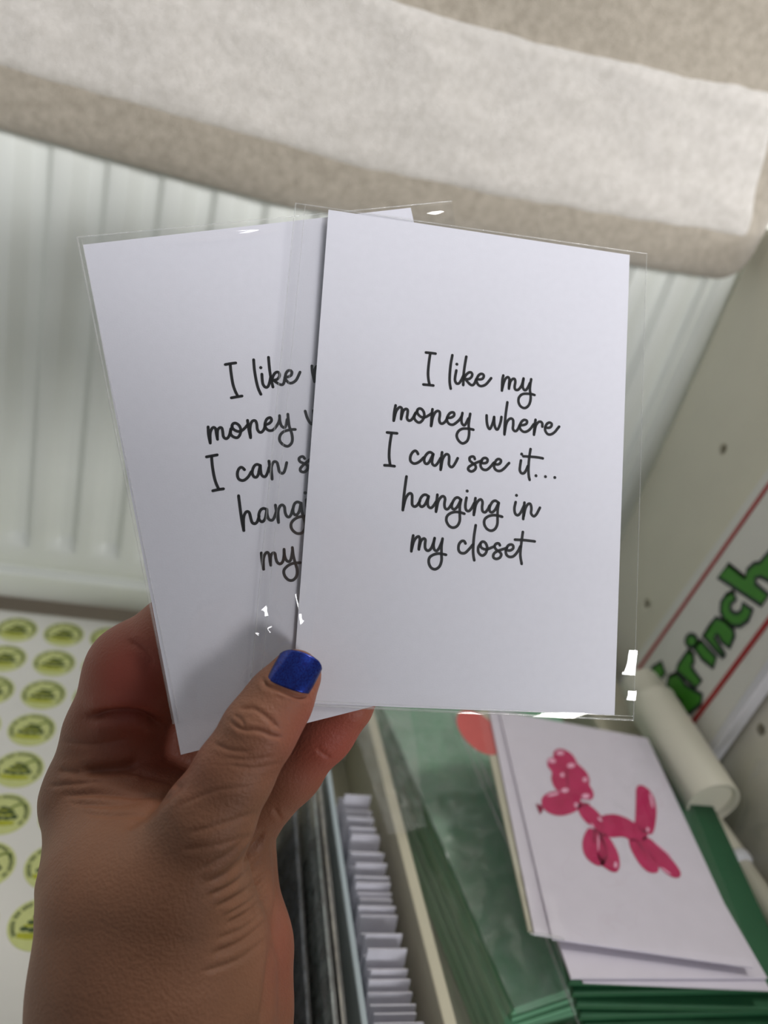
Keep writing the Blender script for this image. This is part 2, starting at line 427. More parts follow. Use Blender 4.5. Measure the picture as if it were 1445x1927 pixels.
for i in range(7):                             # mottled prints in clear pockets, standing along the box
    x = 0.034 + i * 0.0105; lean = math.radians(8 + 5 * math.sin(i * 1.9)); ax = Vector((math.sin(lean), 0, math.cos(lean)))
    bx_ = Vector((math.cos(lean), 0, -math.sin(lean)))
    m = mat('mottled_print', cols[i][0], 0.25, col2=cols[i][1], scale=70 + 15 * i, coat=0.4)
    y0, y1 = 0.15 + 0.012 * (i % 3), 0.345 - 0.014 * ((i * 2) % 4); h = 0.027 + 0.0025 * ((i * 3) % 4)
    e = empty('pocketed_print', (x, (y0 + y1) / 2, ZD + 0.0035), '%s mottled print in a clear pocket standing in the file box' % words[i], 'print', 'prints standing in the file box')
    c = Vector((x, (y0 + y1) / 2, ZD + 0.0045)) + ax * h
    v, f = boxvf(c, YA, bx_, ax, (y1 - y0) / 2, 0.0005, h); mesh('print', v, f, m, e)
    v, f = boxvf(c + ax * 0.001, YA, bx_, ax, (y1 - y0) / 2 + 0.002, 0.0013, h); o = mesh('pocket', v, f, M['bag'], e)

# ------------------------------------------------------------------ green envelopes and the stack with the balloon-dog card
M['green'] = mat('mint_green_paper', (120, 176, 140), 0.5, 0.05, 40, 0.2, 60)
M['dgreen'] = mat('deep_green_paper', (34, 92, 58), 0.55, 0.06, 60)
M['white2'] = mat('lilac_white_paper', (216, 210, 222), 0.5, 0.015, 100)
M['cream2'] = mat('cream_card', (196, 192, 170), 0.5, 0.03, 100)
M['coral'] = mat('coral_print', (206, 96, 92), 0.5, 0.03, 100)
M['pink'] = mat('pink_print', (196, 34, 98), 0.35, col2=(178, 22, 84), scale=90)
M['pink_d'] = mat('dark_pink_print', (140, 14, 66), 0.35, 0.05, 90)
M['pink_l'] = mat('light_pink_print', (240, 176, 204), 0.35, 0.03, 90)
def crinkle(name, corners, nu, nv, amp, sc, m, parent=None, seed=0, sag=None, **kw):
    """crumpled film spanned over four corners, ridged like cellophane"""
    a, b, c, d = [Vector(p) for p in corners]; n = (b - a).cross(d - a).normalized(); V, F = [], []
    for i in range(nu + 1):
        for j in range(nv + 1):
            s, t = i / nu, j / nv
            p = a * (1 - s) * (1 - t) + b * s * (1 - t) + c * s * t + d * (1 - s) * t
            r = 1 - abs(nz3(p.x * sc + seed, p.y * sc, p.z * sc)) * 2; r2 = 1 - abs(nz3(p.x * sc * 2.3, p.y * sc * 2.3 + seed, p.z * sc * 2)) * 2
            V.append(p + n * (amp * (0.65 * r * abs(r) + 0.35 * r2) + (sag(s, t) if sag else 0)))
    for i in range(nu):
        for j in range(nv): k = i * (nv + 1) + j; F.append((k, k + nv + 1, k + nv + 2, k + 1))
    return mesh(name, V, F, m, parent, smooth=True, **kw)
# thick pad of mint envelopes in cellophane
GZ = -0.360
pad = empty('envelope_pack', (0.22, 0.28, ZD), 'thick pack of mint green envelopes wrapped in crinkled cellophane beside the file box', 'envelopes')
A_, B_ = Vector((0.1570, 0.424, 0)), Vector((0.1945, 0.200, 0))     # left edge of the pad, far to near
ld = (B_ - A_).normalized(); rd = Vector((-ld.y, ld.x, 0)); rd = rd if rd.x > 0 else -rd
nE = 12; TILT = 0.24
for k in range(nE):
    z1 = ZD + 0.0005 + (GZ - ZD - 0.0005) * (k + 1) / nE - 0.0006; th = (GZ - ZD - 0.0005) / nE - 0.0008; j = Vector((random.uniform(-.0012, .0012), random.uniform(-.0015, .0015), 0))
    q = [A_ + j, B_ + j, B_ + rd * 0.115 + j, A_ + rd * 0.115 + j]; q = [Vector((p.x, p.y, z1 + TILT * (k + 1) / nE * max(0, (p - A_).dot(rd)))) for p in q]
    slab('envelope', q, th, M['green'], pad)
def Z(p, z): return Vector((p.x, p.y, z))
crinkle('cellophane', [Z(A_ - rd * .003, GZ + .002), Z(B_ - rd * .003 + ld * .004, GZ + .002), Z(B_ + rd * .09 + ld * .004, GZ + .0025 + .09 * TILT), Z(A_ + rd * .09, GZ + .0025 + .09 * TILT)], 90, 60, 0.0026, 34, M['wrap'], pad, 3)
crinkle('cellophane', [Z(A_ - rd * .004, ZD + .003), Z(B_ - rd * .004, ZD + .003), Z(B_ - rd * .003, GZ + .001), Z(A_ - rd * .003, GZ + .001)], 60, 20, 0.0012, 50, M['bag'], pad, 9)
crinkle('cellophane', [onz(650, 1330, -.343), onz(728, 1575, -.343), onz(800, 1560, -.346), onz(770, 1330, -.346)], 40, 24, 0.004, 45, M['bag'], pad, 31, label='gathered end of the cellophane')
for off in (0, 14):                             # folded edges of the cellophane between the pack and the card pile
    pth = [onz(u + off, v, -.338 - .00002 * (v - 1345)) for u, v in ((852, 1345), (905, 1470), (955, 1585), (1010, 1720), (1060, 1850), (1092, 1930))]
    V, F = tube([Vector(p) for p in pth], [.0011, .0013, .0010, .0013, .0010, .0012], 8); mesh('cellophane_fold', V, F, M['wrap'], pad, smooth=True)
# deep green envelopes under the cards
SZ = -0.302                                     # top of the balloon-dog card
def quad(px, z): return [onz(u, v, z) for u, v in px]
dg = [(1030, 1852), (1500, 1868), (1330, 1560), (905, 1420)]
ords = ['topmost', 'second', 'third', 'fourth', 'lowest']
for k in range(5):
    z = SZ - 0.0095 - 0.0052 * k
    a = onz(1072, 1846, SZ - .0095); wv = Vector((0.122, 0.004 * (k % 2) - 0.003, 0)); lv = Vector((0.030 + .003 * (k % 3), 0.163, 0))
    q = [a, a + wv, a + wv + lv, a + lv]; q = [Vector((p.x + .003 * k, p.y - 0.0022 * k, z)) for p in q]
    slab('envelope', q, 0.0042, M['dgreen'], bevel=0.0008, label='%s deep green envelope in the pile under the white cards' % ords[k], cat='envelope', group='deep green envelopes under the cards')
def cardquad(name, px, z, th, m, **kw):
    return slab(name, quad(px, z), th, m, **kw)
c_ = quad([(1040, 1766), (1405, 1794), (1224, 1362), (940, 1340)], SZ)
ex = (c_[1] - c_[0]).normalized(); ey = ZA.cross(ex)
def local_quad(o, wdt, hgt, ang, z):
    ca, sa = math.cos(ang), math.sin(ang); u = ex * ca + ey * sa; v = ey * ca - ex * sa
    return [Z(p, z) for p in (o, o + u * wdt, o + u * wdt + v * hgt, o + v * hgt)]
tilt = (c_[3] - c_[0]).normalized(); ang0 = math.atan2(tilt.dot(-ex), tilt.dot(ey))
o0 = c_[0]
q = local_quad(onz(1098, 1848, SZ - .0075), 0.098, 0.148, 0.02, SZ - 0.0075); slab('blank_card', q, 0.0012, M['white2'], label='lowest blank white card above the deep green envelopes', cat='card')
q = local_quad(onz(1075, 1840, SZ - .0055), 0.105, 0.148, 0.06, SZ - 0.0055); slab('blank_card', q, 0.0014, M['white2'], label='blank white card jutting out in front of the balloon-dog card', cat='card')
q = local_quad(onz(994, 1752, SZ - .004), 0.100, 0.150, ang0 + 0.015, SZ - 0.0034)
cc = empty('printed_card', sum(q, Vector()) / 4 - ZA * .0014, 'card with a coral round print mostly hidden under the balloon-dog card', 'card')
slab('card', q, 0.0014, M['cream2'], cc)
q = local_quad(onz(1006, 1758, SZ - .002), 0.102, 0.150, ang0 - 0.01, SZ - 0.0016); slab('blank_card', q, 0.0014, M['white2'], label='blank white card directly beneath the balloon-dog card, shifted left', cat='card')
V, F = disc2((0, 0), 0.013, 28, 0.019, 0.2); ctr = onz(893, 1385, SZ - 0.0033)
mesh('coral_disc', [(ctr.x + p[0] + .004, ctr.y + p[1] + .004, SZ - 0.0032) for p in V], F, M['coral'], cc, label='coral print')
# the balloon-dog card
dog = empty('balloon_dog_card', sum(c_, Vector()) / 4, 'white card printed with a pink balloon dog lying on the pile of cards', 'card')
q = local_quad(o0, 0.102, 0.152, ang0, SZ); slab('card', q, 0.0012, M['white2'], dog)
def print_on(name, polys, z, m, parent): 
    V, F = merge(polys); pts = [onz(950 + p[0] / 4.129, 1380 + p[1] / 4.129, z) for p in V]
    return mesh(name, pts, [f[::-1] for f in F], m, parent)
def ell(c, rx, ry, deg): return disc2(c, rx, 26, ry, math.radians(deg))
DOG = [[(283,545),(290,500),(330,465),(390,448),(450,455),(520,470),(575,500),(595,545),(570,590),(520,620),(440,640),(370,630),(310,595)],
 [(400,440),(375,400),(360,350),(365,300),(335,260),(330,215),(345,190),(375,185),(378,145),(410,122),(450,122),(500,145),(540,185),(565,235),(600,265),(640,310),(660,365),(655,400),(680,440),(690,485),(670,515),(630,515),(590,510),(540,490),(500,470),(450,455)],
 [(560,560),(600,535),(640,545),(700,590),(745,640),(770,700),(740,760),(690,730),(630,690),(580,625)],
 [(700,700),(740,650),(800,630),(870,632),(940,655),(1000,690),(1060,720),(1110,780),(1080,840),(1000,840),(920,805),(840,808),(780,800),(720,770)],
 [(1010,690),(1015,600),(1018,500),(1020,430),(1045,402),(1090,415),(1135,455),(1165,520),(1178,600),(1170,700),(1150,775),(1110,782),(1050,745)],
 [(650,735),(620,780),(602,850),(610,920),(640,975),(690,1015),(740,1030),(790,1000),(800,900),(760,800),(720,750)],
 [(720,770),(800,800),(850,870),(885,950),(893,1030),(870,1075),(830,1075),(780,1045),(740,1010),(710,900)],
 [(960,830),(1000,820),(1060,850),(1120,920),(1180,1000),(1195,1060),(1170,1085),(1110,1075),(1050,1020),(1005,950),(975,890)],
 [(1080,800),(1130,820),(1200,880),(1270,950),(1330,1020),(1365,1080),(1358,1115),(1320,1122),(1260,1095),(1200,1040),(1120,930),(1060,850)]]
body = []
for pl in DOG:
    lp = catmull(pl + [pl[0]], 3)[:-1]; body.append((lp, [tuple(range(len(lp)))]))
print_on('balloon_dog', body, SZ + 0.0002, M['pink'], dog)
print_on('balloon_shading', [ell((695, 800), 8, 60, 0), ell((1050, 870), 8, 60, -35), ell((485, 350), 6, 80, -4), ell((625, 555), 36, 8, -20), ell((735, 770), 60, 6, 20), ([np.array(p) for p in ((288, 560), (240, 545), (252, 585), (275, 630), (300, 590))], [(0, 1, 2, 3, 4)])], SZ + 0.0003, M['pink_d'], dog)
print_on('balloon_highlights', [ell((430, 153), 30, 16, 0), ell((366, 213), 30, 18, 10), ell((514, 250), 30, 18, -5), ell((622, 360), 18, 18, 0), ell((446, 323), 16, 18, 0), ell((466, 443), 30, 18, -5), ell((628, 488), 30, 20, 0),
         ell((375, 475), 48, 11, -12), ell((553, 556), 15, 19, 0), ell((738, 668), 22, 11, 45), ell((680, 715), 20, 8, 45), ell((726, 850), 6, 66, 0), ell((860, 1022), 13, 24, 0), ell((1138, 520), 10, 62, -12), ell((1225, 900), 90, 6, 40), ell((1250, 1070), 50, 7, 35), ell((1110, 748), 12, 18, 0)], SZ + 0.0004, M['pink_l'], dog)
sl = [onz(998, 1757, SZ + .0008), onz(1418, 1806, SZ + .0008), onz(1238, 1350, SZ + .0008), onz(895, 1330, SZ + .0008)]
crinkle('sleeve', sl, 60, 70, 0.0009, 30, M['film'], dog, 5)
V, F = tube([onz(998, 1757, SZ + .0012), onz(1030, 1761, SZ + .001), onz(1062, 1768, SZ + .0004)], [.0006, .0009, .0004], 8); mesh('sleeve_fold', V, F, M['seam'], dog)

# ------------------------------------------------------------------ printed board standing against the cabinet
M['board'] = mat('white_board_face', (236, 235, 228), 0.4, 0.015, 60)
M['board_edge'] = mat('white_board_edge', (232, 232, 238), 0.3, 0.01, 60)
M['red'] = mat('red_stripe', (176, 40, 44), 0.4, 0.03, 100)
M['leaf'] = mat('bright_green_letter', (66, 146, 38), 0.4, 0.04, 100)
M['navy'] = mat('dark_outline', (18, 38, 34), 0.4, 0.05, 100)
SX = 0.3575
sg = empty('printed_board', (SX + 0.005, 0.38, -0.335), 'white board with red stripes and green outlined lettering leaning against the cabinet side', 'sign')
b0, b1 = onx(1196, 1236, SX), onx(1445, 882, SX); e0, e1 = onx(1336, 1397, SX), onx(1445, 1240, SX)
def along(a, b, z): t = (z - a.z) / (b.z - a.z); return a + (b - a) * t
zb0, zb1 = -0.345, -0.02
qd = [along(b0, b1, zb0), along(e0, e1, zb0), along(e0, e1, zb1), along(b0, b1, zb1)]
v = [Vector((SX, p.y, p.z)) for p in qd] + [Vector((SX + 0.0115, p.y, p.z)) for p in qd]
mesh('board', v, [(3, 2, 1, 0), (4, 5, 6, 7), (0, 1, 5, 4), (1, 2, 6, 5), (2, 3, 7, 6), (3, 0, 4, 7)], M['board'], sg)
w_ = [along(e0, e1, zb0), along(e0, e1, zb1)]
v = []
for p in w_: v += [Vector((SX - .0005, p.y - .0002, p.z)), Vector((SX + .0113, p.y - .0002, p.z)), Vector((SX + .0113, p.y - .0050, p.z)), Vector((SX - .0005, p.y - .0066, p.z))]
bev(mesh('edge_strip', v, [(3, 2, 1, 0), (4, 5, 6, 7), (0, 1, 5, 4), (1, 2, 6, 5), (2, 3, 7, 6), (3, 0, 4, 7)], M['board_edge'], sg, label='bright white edge'), .001)
def stripe(a, b, hw):
    a, b = onx(*a, SX), onx(*b, SX); A, B = along(a, b, zb0 + .002), along(a, b, zb1 - .002)
    V, F = ribbon([(A.y, A.z), (B.y, B.z)], hw, False); mesh('red_stripe', [(SX - 0.0003, p[0], p[1]) for p in V], F, M['red'], sg, label='red stripe')
stripe((1211, 1246), (1445, 915), 0.0017); stripe((1299, 1366), (1445, 1170), 0.0021)
G6 = lambda p: onx(1190 + p[0] / 3.439, 860 + p[1] / 3.439, SX)
LET = {
 'letter_g': [[(240, 1420), (285, 1400), (320, 1430), (345, 1475), (455, 1540), (445, 1600), (340, 1685), (250, 1700), (170, 1640), (120, 1520), (110, 1400), (135, 1360), (190, 1325), (215, 1400), (182, 1440), (178, 1520), (230, 1600), (300, 1620), (320, 1575), (296, 1556), (282, 1575), (225, 1480)]],
 'letter_r': [[(365, 1250), (395, 1275), (400, 1330), (384, 1352), (392, 1372), (450, 1450), (410, 1495), (285, 1382), (300, 1345), (340, 1285)]],
 'letter_i': [[(402, 1238), (446, 1188), (546, 1298), (525, 1365), (455, 1310)], [(385 + 38 * math.cos(a), 1190 + 42 * math.sin(a)) for a in np.linspace(0, 6.283, 14, endpoint=False)]],
 'letter_n': [[(462, 1160), (508, 1085), (545, 1040), (605, 1060), (655, 1115), (662, 1160), (632, 1235), (580, 1195), (562, 1160), (545, 1148), (535, 1168), (604, 1285), (590, 1300), (560, 1270)]],
 'letter_c': [[(655, 870), (612, 890), (578, 940), (574, 1000), (598, 1058), (648, 1095), (702, 1095), (750, 1060), (780, 990), (715, 945), (710, 990), (690, 1010), (658, 1010), (636, 985), (640, 950), (672, 925)]],
 'letter_h': [[(625, 695), (730, 780), (748, 728), (790, 690), (830, 682), (900, 600), (960, 640), (1000, 760), (960, 880), (880, 800), (830, 775), (797, 785), (800, 822), (885, 892), (838, 962), (555, 778)]],
}
for nm, polys in LET.items():
    fills, outl = [], []
    for pl in polys:
        pts = [G6(p) for p in pl]; fills.append(([np.array((p.y, p.z)) for p in pts], [tuple(range(len(pts)))]))
        loop = [(p.y, p.z) for p in pts]; outl.append(ribbon(loop + [loop[0], loop[1]], 0.0013))
    V, F = merge(fills); o = mesh('letter', [(SX - 0.0004, p[0], p[1]) for p in V], F, M['leaf'], sg, label='green letter')
    V, F = merge(outl); mesh('outline', [(SX - 0.0006, p[0], p[1]) for p in V], F, M['navy'], o)

# ------------------------------------------------------------------ cream plastic tubes
M['tubep'] = mat('cream_tube_plastic', (234, 230, 212), 0.35, 0.02, 40)
tc_ = empty('plastic_tube', (0.334, 0.33, -0.326), 'wide cream plastic tube with ribbed neck and recessed round end', 'tube')
n0, n1 = onx(1342, 1513, 0.334), onx(1222, 1318, 0.336)
ax_ = (n1 - n0).normalized(); L_ = (n1 - n0).length; r_ = 0.0170
V, F = tube([n0, n0 + ax_ * .001, n1 - ax_ * .012, n1 - ax_ * .004], [r_ - .0004, r_, r_, r_], 40, False)
V2, F2 = tube([n0, n0 + ax_ * .0005, n0 + ax_ * .012], [r_ - .0004, r_ - .0022, r_ - .0024], 40, False)
V, F = merge([(V, F), (V2, [f[::-1] for f in F2])]); mesh('body', V, F, M['tubep'], tc_, smooth=True)
V, F = tube([n0 + ax_ * .0045, n0 + ax_ * .0052], [r_ - .0023, r_ - .0023], 40); mesh('end_disc', V, F, M['tubep'], tc_)
path, rad_ = [], []
for k in range(15):
    path.append(n1 - ax_ * .004 + ax_ * (k * .0016)); rad_.append(r_ + (.0004 if k == 0 else -.0012) - (.0009 if k % 3 == 2 else 0) - k * .00012)
V, F = tube(path, rad_, 40); mesh('ribbed_neck', V, F, M['tubep'], tc_, smooth=True)
rod = empty('plastic_rod', (0.33, 0.2, -0.33), 'slim cream plastic rod with a white collar beneath the wide tube', 'rod')
p0, p1 = onz(1372, 1604, -0.322), onz(1468, 1740, -0.322); d_ = (p1 - p0).normalized()
V, F = tube([p0 - d_ * .02, p0 + d_ * .0035], [.0085, .0085], 24); mesh('sleeve_end', V, F, M['tubep'], rod, smooth=False)
V, F = tube([p0 + d_ * .0035, p0 + d_ * .005, p0 + d_ * .009, p0 + d_ * .0105], [.0085, .0092, .0092, .0078], 24); mesh('collar', V, F, M['board_edge'], rod, smooth=True)
V, F = tube([p0 + d_ * .0105, p0 + d_ * .14], [.0072, .0072], 24); mesh('shaft', V, F, M['tubep'], rod, smooth=True)

# ------------------------------------------------------------------ loose clear bags
g1 = crinkle('clear_bag', [onx(1372, 1600, .352), onx(1520, 1700, .350), onx(1560, 1440, .362), onx(1425, 1430, .366)], 40, 40, 0.004, 30, M['bag'], None, 11,
        label='crumpled clear plastic bag standing against the cabinet side', cat='bag')
g2 = crinkle('clear_bag', [onz(1010, 2010, -.33), onz(1560, 2010, -.33), onz(1500, 1872, -.345), onz(1120, 1868, -.35)], 60, 40, 0.006, 28, M['bag'], None, 21,
        label='crumpled clear plastic bag in front of the deep green envelopes', cat='bag')
axbox('storage_box', 0.31, 0.352, 0.19, 0.50, ZD, -0.3345, M['tray'], bevel=.003, label='cream storage box under the plastic tubes beside the cabinet', cat='box')
M['yellow'] = mat('faded_yellow_print', (150, 146, 84), 0.6, col2=(170, 168, 150), scale=60)
axbox('folded_print', 0.20, 0.33, 0.06, 0.175, ZD, -0.372, M['yellow'], bevel=.002, label='faded yellow and grey print under the clear bag', cat='print')

# ------------------------------------------------------------------ the two sleeved cards
CW, CH = 0.102, 0.152
def rodr(w):
    w = Vector(w); return Matrix.Rotation(w.length, 3, w.normalized())
POSE = {'front': ((-0.09601, 0.17879, -0.07312), (0.02778, 0.01524, -0.24225)), 'rear': ((-0.07759, 0.20306, 0.20063), (-0.02465, 0.01466, -0.23425))}
class Card:
    def __init__(s, k): s.R = RW @ rodr(POSE[k][0]); s.t = RW @ Vector(POSE[k][1])
    def w(s, x, y, z=0): return s.R @ Vector((x, y, z)) + s.t
    def loc(s, u, v):
        d = ray(u, v); n = s.R.col[2]; p = d * (n.dot(s.t) / n.dot(d)); q = s.R.transposed() @ (p - s.t); return np.array((q.x, q.y))
FC, RC = Card('front'), Card('rear')
TXT = [  # (crop origin x, y, scale, strokes, dots) traced in crop pixels
 (780, 650, 9.633, [[(205,130),(290,138),(380,150)],[(285,150),(262,300),(245,480),(250,600),(268,700)],[(160,710),(250,718),(340,728)],
  [(685,178),(655,350),(638,540),(638,680),(655,785)],[(757,455),(735,580),(735,640),(760,690),(800,690),(840,640),(890,540)],
  [(937,205),(905,400),(888,560),(882,720)],[(888,620),(930,540),(980,495),(1025,492),(1045,530),(1030,575),(985,610),(930,615),(960,660),(1010,710),(1050,722),(1085,690),(1120,610)],
  [(1120,610),(1180,618),(1230,605),(1255,560),(1240,525),(1200,518),(1160,545),(1125,610),(1130,670),(1165,725),(1220,738),(1290,710),(1345,650),(1388,595)]], [(767,342)]),
 (920, 690, 9.633, [[(260,160),(243,250),(235,435)],[(240,400),(265,300),(300,220),(345,190),(370,230),(365,320),(362,400)],
  [(365,370),(390,270),(430,225),(465,225),(478,280),(465,360),(475,410),(515,425),(560,390),(600,320),(625,215)],
  [(627,215),(615,300),(612,370),(635,420),(665,425),(700,385),(740,300)],
  [(765,228),(748,330),(742,420),(755,520),(750,620),(720,700),(670,745),(620,748),(565,710),(535,640),(540,570),(580,515),(640,492),(710,492),(780,500),(825,515)]], []),
 (730, 750, 8.5, [[(122,110),(100,230),(92,355)],[(95,340),(125,220),(160,160),(195,138),(222,165),(215,250),(210,330)],
  [(215,300),(245,200),(285,168),(315,185),(312,250),(305,310),(325,350),(360,350),(400,310),(440,230)],
  [(470,200),(430,260),(420,310),(450,360),(500,385),(550,350),(580,280),(570,210),(530,165),(490,165),(465,200),(480,250),(530,295),(590,300),(650,270),(700,235)],
  [(712,172),(698,290),(690,440)],[(695,420),(715,310),(750,230),(790,200),(825,215),(830,270),(820,340),(835,390),(870,402),(915,370),(950,310)],
  [(950,310),(1010,305),(1055,275),(1055,230),(1020,222),(980,245),(945,310),(950,370),(985,410),(1040,418),(1100,380),(1150,330),(1180,280)],
  [(1190,232),(1175,320),(1180,390),(1210,428),(1240,410),(1285,320)],
  [(1315,245),(1300,340),(1290,430),(1298,530),(1290,620),(1260,685),(1200,718),(1150,695),(1110,640),(1100,580),(1130,520),(1190,485),(1260,482),(1320,488),(1365,500)]], []),
 (895, 750, 8.5, [[(175,270),(178,370),(195,450),(222,488),(250,450),(280,370),(295,295)],[(295,295),(298,400),(315,470),(345,498),(375,450),(400,370),(412,295)],
  [(507,60),(480,250),(465,420),(460,575)],[(465,540),(485,420),(520,345),(565,320),(598,345),(600,420),(595,480),(620,520),(660,510),(700,440)],
  [(700,430),(760,425),(810,405),(820,360),(780,342),(740,365),(705,430),(715,490),(760,530),(810,530),(870,490),(930,410)],
  [(957,340),(940,460),(932,580)],[(937,550),(960,440),(995,385),(1035,370),(1065,400),(1065,450)],
  [(1110,460),(1160,470),(1205,450),(1215,405),(1180,385),(1140,405),(1112,460),(1115,520),(1150,568),(1200,575),(1260,540),(1310,480),(1335,450)]], []),
 (710, 800, 8.5, [[(155,118),(235,125),(315,132)],[(228,135),(205,270),(190,420),(190,530),(205,640)],[(115,643),(195,648),(275,658)],
  [(650,462),(630,425),(600,412),(560,440),(530,500),(530,570),(570,610),(620,612),(680,580),(740,520)],
  [(895,465),(850,435),(810,445),(770,490),(748,550),(760,605),(795,620),(830,590),(860,530),(890,470)],[(895,465),(880,540),(875,600),(895,640),(930,645),(970,600),(1010,530)],
  [(1035,435),(1020,560),(1012,715)],[(1018,690),(1040,560),(1075,490),(1110,465),(1145,490),(1148,560),(1145,630),(1175,670),(1210,660),(1250,600),(1285,530)]], []),
 (870, 830, 7.605, [[(178,258),(165,228),(135,222),(105,240),(108,280),(145,315),(185,350),(190,390),(160,425),(120,435),(85,410),(90,375),(130,345),(180,320),(230,298),(280,280)],
  [(262,310),(310,318),(350,305),(360,265),(330,242),(290,255),(262,310),(265,370),(300,408),(350,410),(400,370),(450,310)],
  [(460,330),(510,335),(545,310),(550,275),(520,258),(485,275),(455,335),(460,390),(500,425),(550,425),(600,390),(640,345),(668,315)],
  [(838,278),(825,360),(822,420),(845,460),(880,460),(910,420),(935,360)],[(975,115),(955,250),(945,400),(950,500),(962,555)],[(870,218),(980,225),(1080,235),(1150,248)]],
  [(848,187),(1053,497),(1188,510),(1322,522)]),
 (740, 880, 6.568, [[(163,110),(140,280),(125,420),(118,525)],[(122,500),(150,390),(180,335),(210,318),(232,340),(232,410),(235,460),(262,482),(295,465),(330,410)],
  [(435,355),(400,335),(365,345),(335,385),(322,440),(335,475),(360,482),(395,450),(435,360)],[(437,355),(425,420),(430,475),(460,498),(490,480),(530,420)],
  [(545,335),(535,430),(528,545)],[(532,525),(555,420),(590,365),(620,355),(640,385),(632,450),(640,500),(665,515),(695,490),(725,440)],
  [(835,395),(800,370),(765,380),(735,425),(722,475),(735,510),(765,510),(800,470),(835,395)],
  [(838,395),(822,480),(822,580),(820,660),(790,720),(740,742),(690,720),(657,660),(665,600),(710,562),(770,548),(830,555),(878,570)],
  [(905,372),(892,450),(895,510),(920,538),(955,520),(1000,440)],[(1015,378),(1003,470),(995,585)],
  [(1000,560),(1020,460),(1055,405),(1085,395),(1103,430),(1097,490),(1105,540),(1135,552),(1165,520),(1190,470)],
  [(1300,435),(1265,410),(1230,420),(1200,465),(1188,515),(1200,548),(1230,548),(1265,510),(1300,435)],
  [(1303,435),(1290,520),(1288,610),(1285,700),(1255,760),(1205,780),(1155,755),(1125,700),(1130,640),(1175,602),(1235,588),(1295,594),(1345,608)]], [(913,290)]),
 (760, 910, 5.161, [[(1085,180),(1073,240),(1080,290),(1105,308),(1135,280),(1163,220)],[(1170,185),(1163,270),(1158,345)],
  [(1162,320),(1180,240),(1205,200),(1228,200),(1238,240),(1235,290),(1260,318),(1285,300),(1305,265),(1320,235)],
  [(90,505),(78,580),(72,658)],[(75,640),(95,565),(120,525),(145,515),(155,545),(148,600),(145,640)],
  [(148,620),(165,560),(190,535),(208,545),(205,590),(208,630),(230,652),(260,635),(285,580),(298,530)],[(298,530),(288,590),(295,640),(320,652),(345,620),(370,560)],
  [(375,535),(365,610),(365,690),(365,750),(345,805),(305,832),(265,818),(242,770),(248,720),(290,690),(345,680),(408,692)],
  [(598,582),(585,560),(560,560),(535,590),(530,640),(550,672),(590,675),(630,640),(672,590)],[(697,405),(680,520),(672,640),(675,700),(683,745)],
  [(745,580),(722,620),(725,670),(760,700),(795,675),(808,620),(790,575),(760,565),(742,590),(755,625),(800,640),(850,622),(880,610)],
  [(932,600),(920,582),(895,585),(880,610),(895,640),(930,665),(945,690),(930,720),(895,732),(868,715),(875,680),(910,655),(960,638),(1000,625)],
  [(990,645),(1030,650),(1060,630),(1058,600),(1035,592),(1010,605),(990,645),(995,690),(1025,712),(1065,705),(1105,660),(1130,610)],
  [(1155,470),(1140,580),(1130,690),(1143,780)],[(1078,545),(1170,550),(1270,562)]], [(1093,115)]),
]
TP = []
for ox, oy, sc, strokes, dots in TXT:
    for s in strokes: TP.append(ribbon([FC.loc(ox + p[0] / sc, oy + p[1] / sc) for p in catmull(s, 5)], 0.00044))
    for p in dots: TP.append(disc2(FC.loc(ox + p[0] / sc, oy + p[1] / sc), 0.00050))
TV, TF = merge(TP)
def film_sheet(cd_, corners, z, nu, nv, fn, m, parent, name='film_front', **kw):
    """one wall of a sleeve: bilinear patch in card coordinates with its own relief fn(x, y, s, t)"""
    a, b, c, d = [np.array(p) for p in corners]; V, F = [], []
    for i in range(nu + 1):
        for j in range(nv + 1):
            s, t = i / nu, j / nv; p = a * (1 - s) * (1 - t) + b * s * (1 - t) + c * s * t + d * (1 - s) * t
            V.append(cd_.w(p[0], p[1], z + fn(p[0], p[1], s, t)))
    for i in range(nu):
        for j in range(nv): k = i * (nv + 1) + j; F.append((k, k + nv + 1, k + nv + 2, k + 1))
    return mesh(name, V, F, m, parent, smooth=True, **kw)
def ridge(x, y, k, sd): return 1 - 2 * abs(nz3(x * k + sd, y * k, sd * .7))
def build_card(cd_, label, sleeve_px, relief):
    e = empty('sleeved_card', cd_.w(0, -CH / 2), label, 'card')
    q = [cd_.w(-CW / 2, -CH / 2, 0), cd_.w(CW / 2, -CH / 2, 0), cd_.w(CW / 2, CH / 2, 0), cd_.w(-CW / 2, CH / 2, 0)]
    c = slab('card', q, 0.0003, M['card'], e)
    mesh('lettering', [cd_.w(p[0], p[1], 0.00006) for p in TV], TF, M['ink'], c, label='handwritten black lettering')
    cs = [cd_.loc(*p) for p in sleeve_px]
    s = film_sheet(cd_, cs, 0.00035, 90, 120, relief, M['film'], e, 'sleeve_front', label='clear plastic sleeve')
    film_sheet(cd_, cs, -0.00055, 20, 24, lambda x, y, s_, t: 0.0, M['film'], e, 'sleeve_back')
    return e, cs
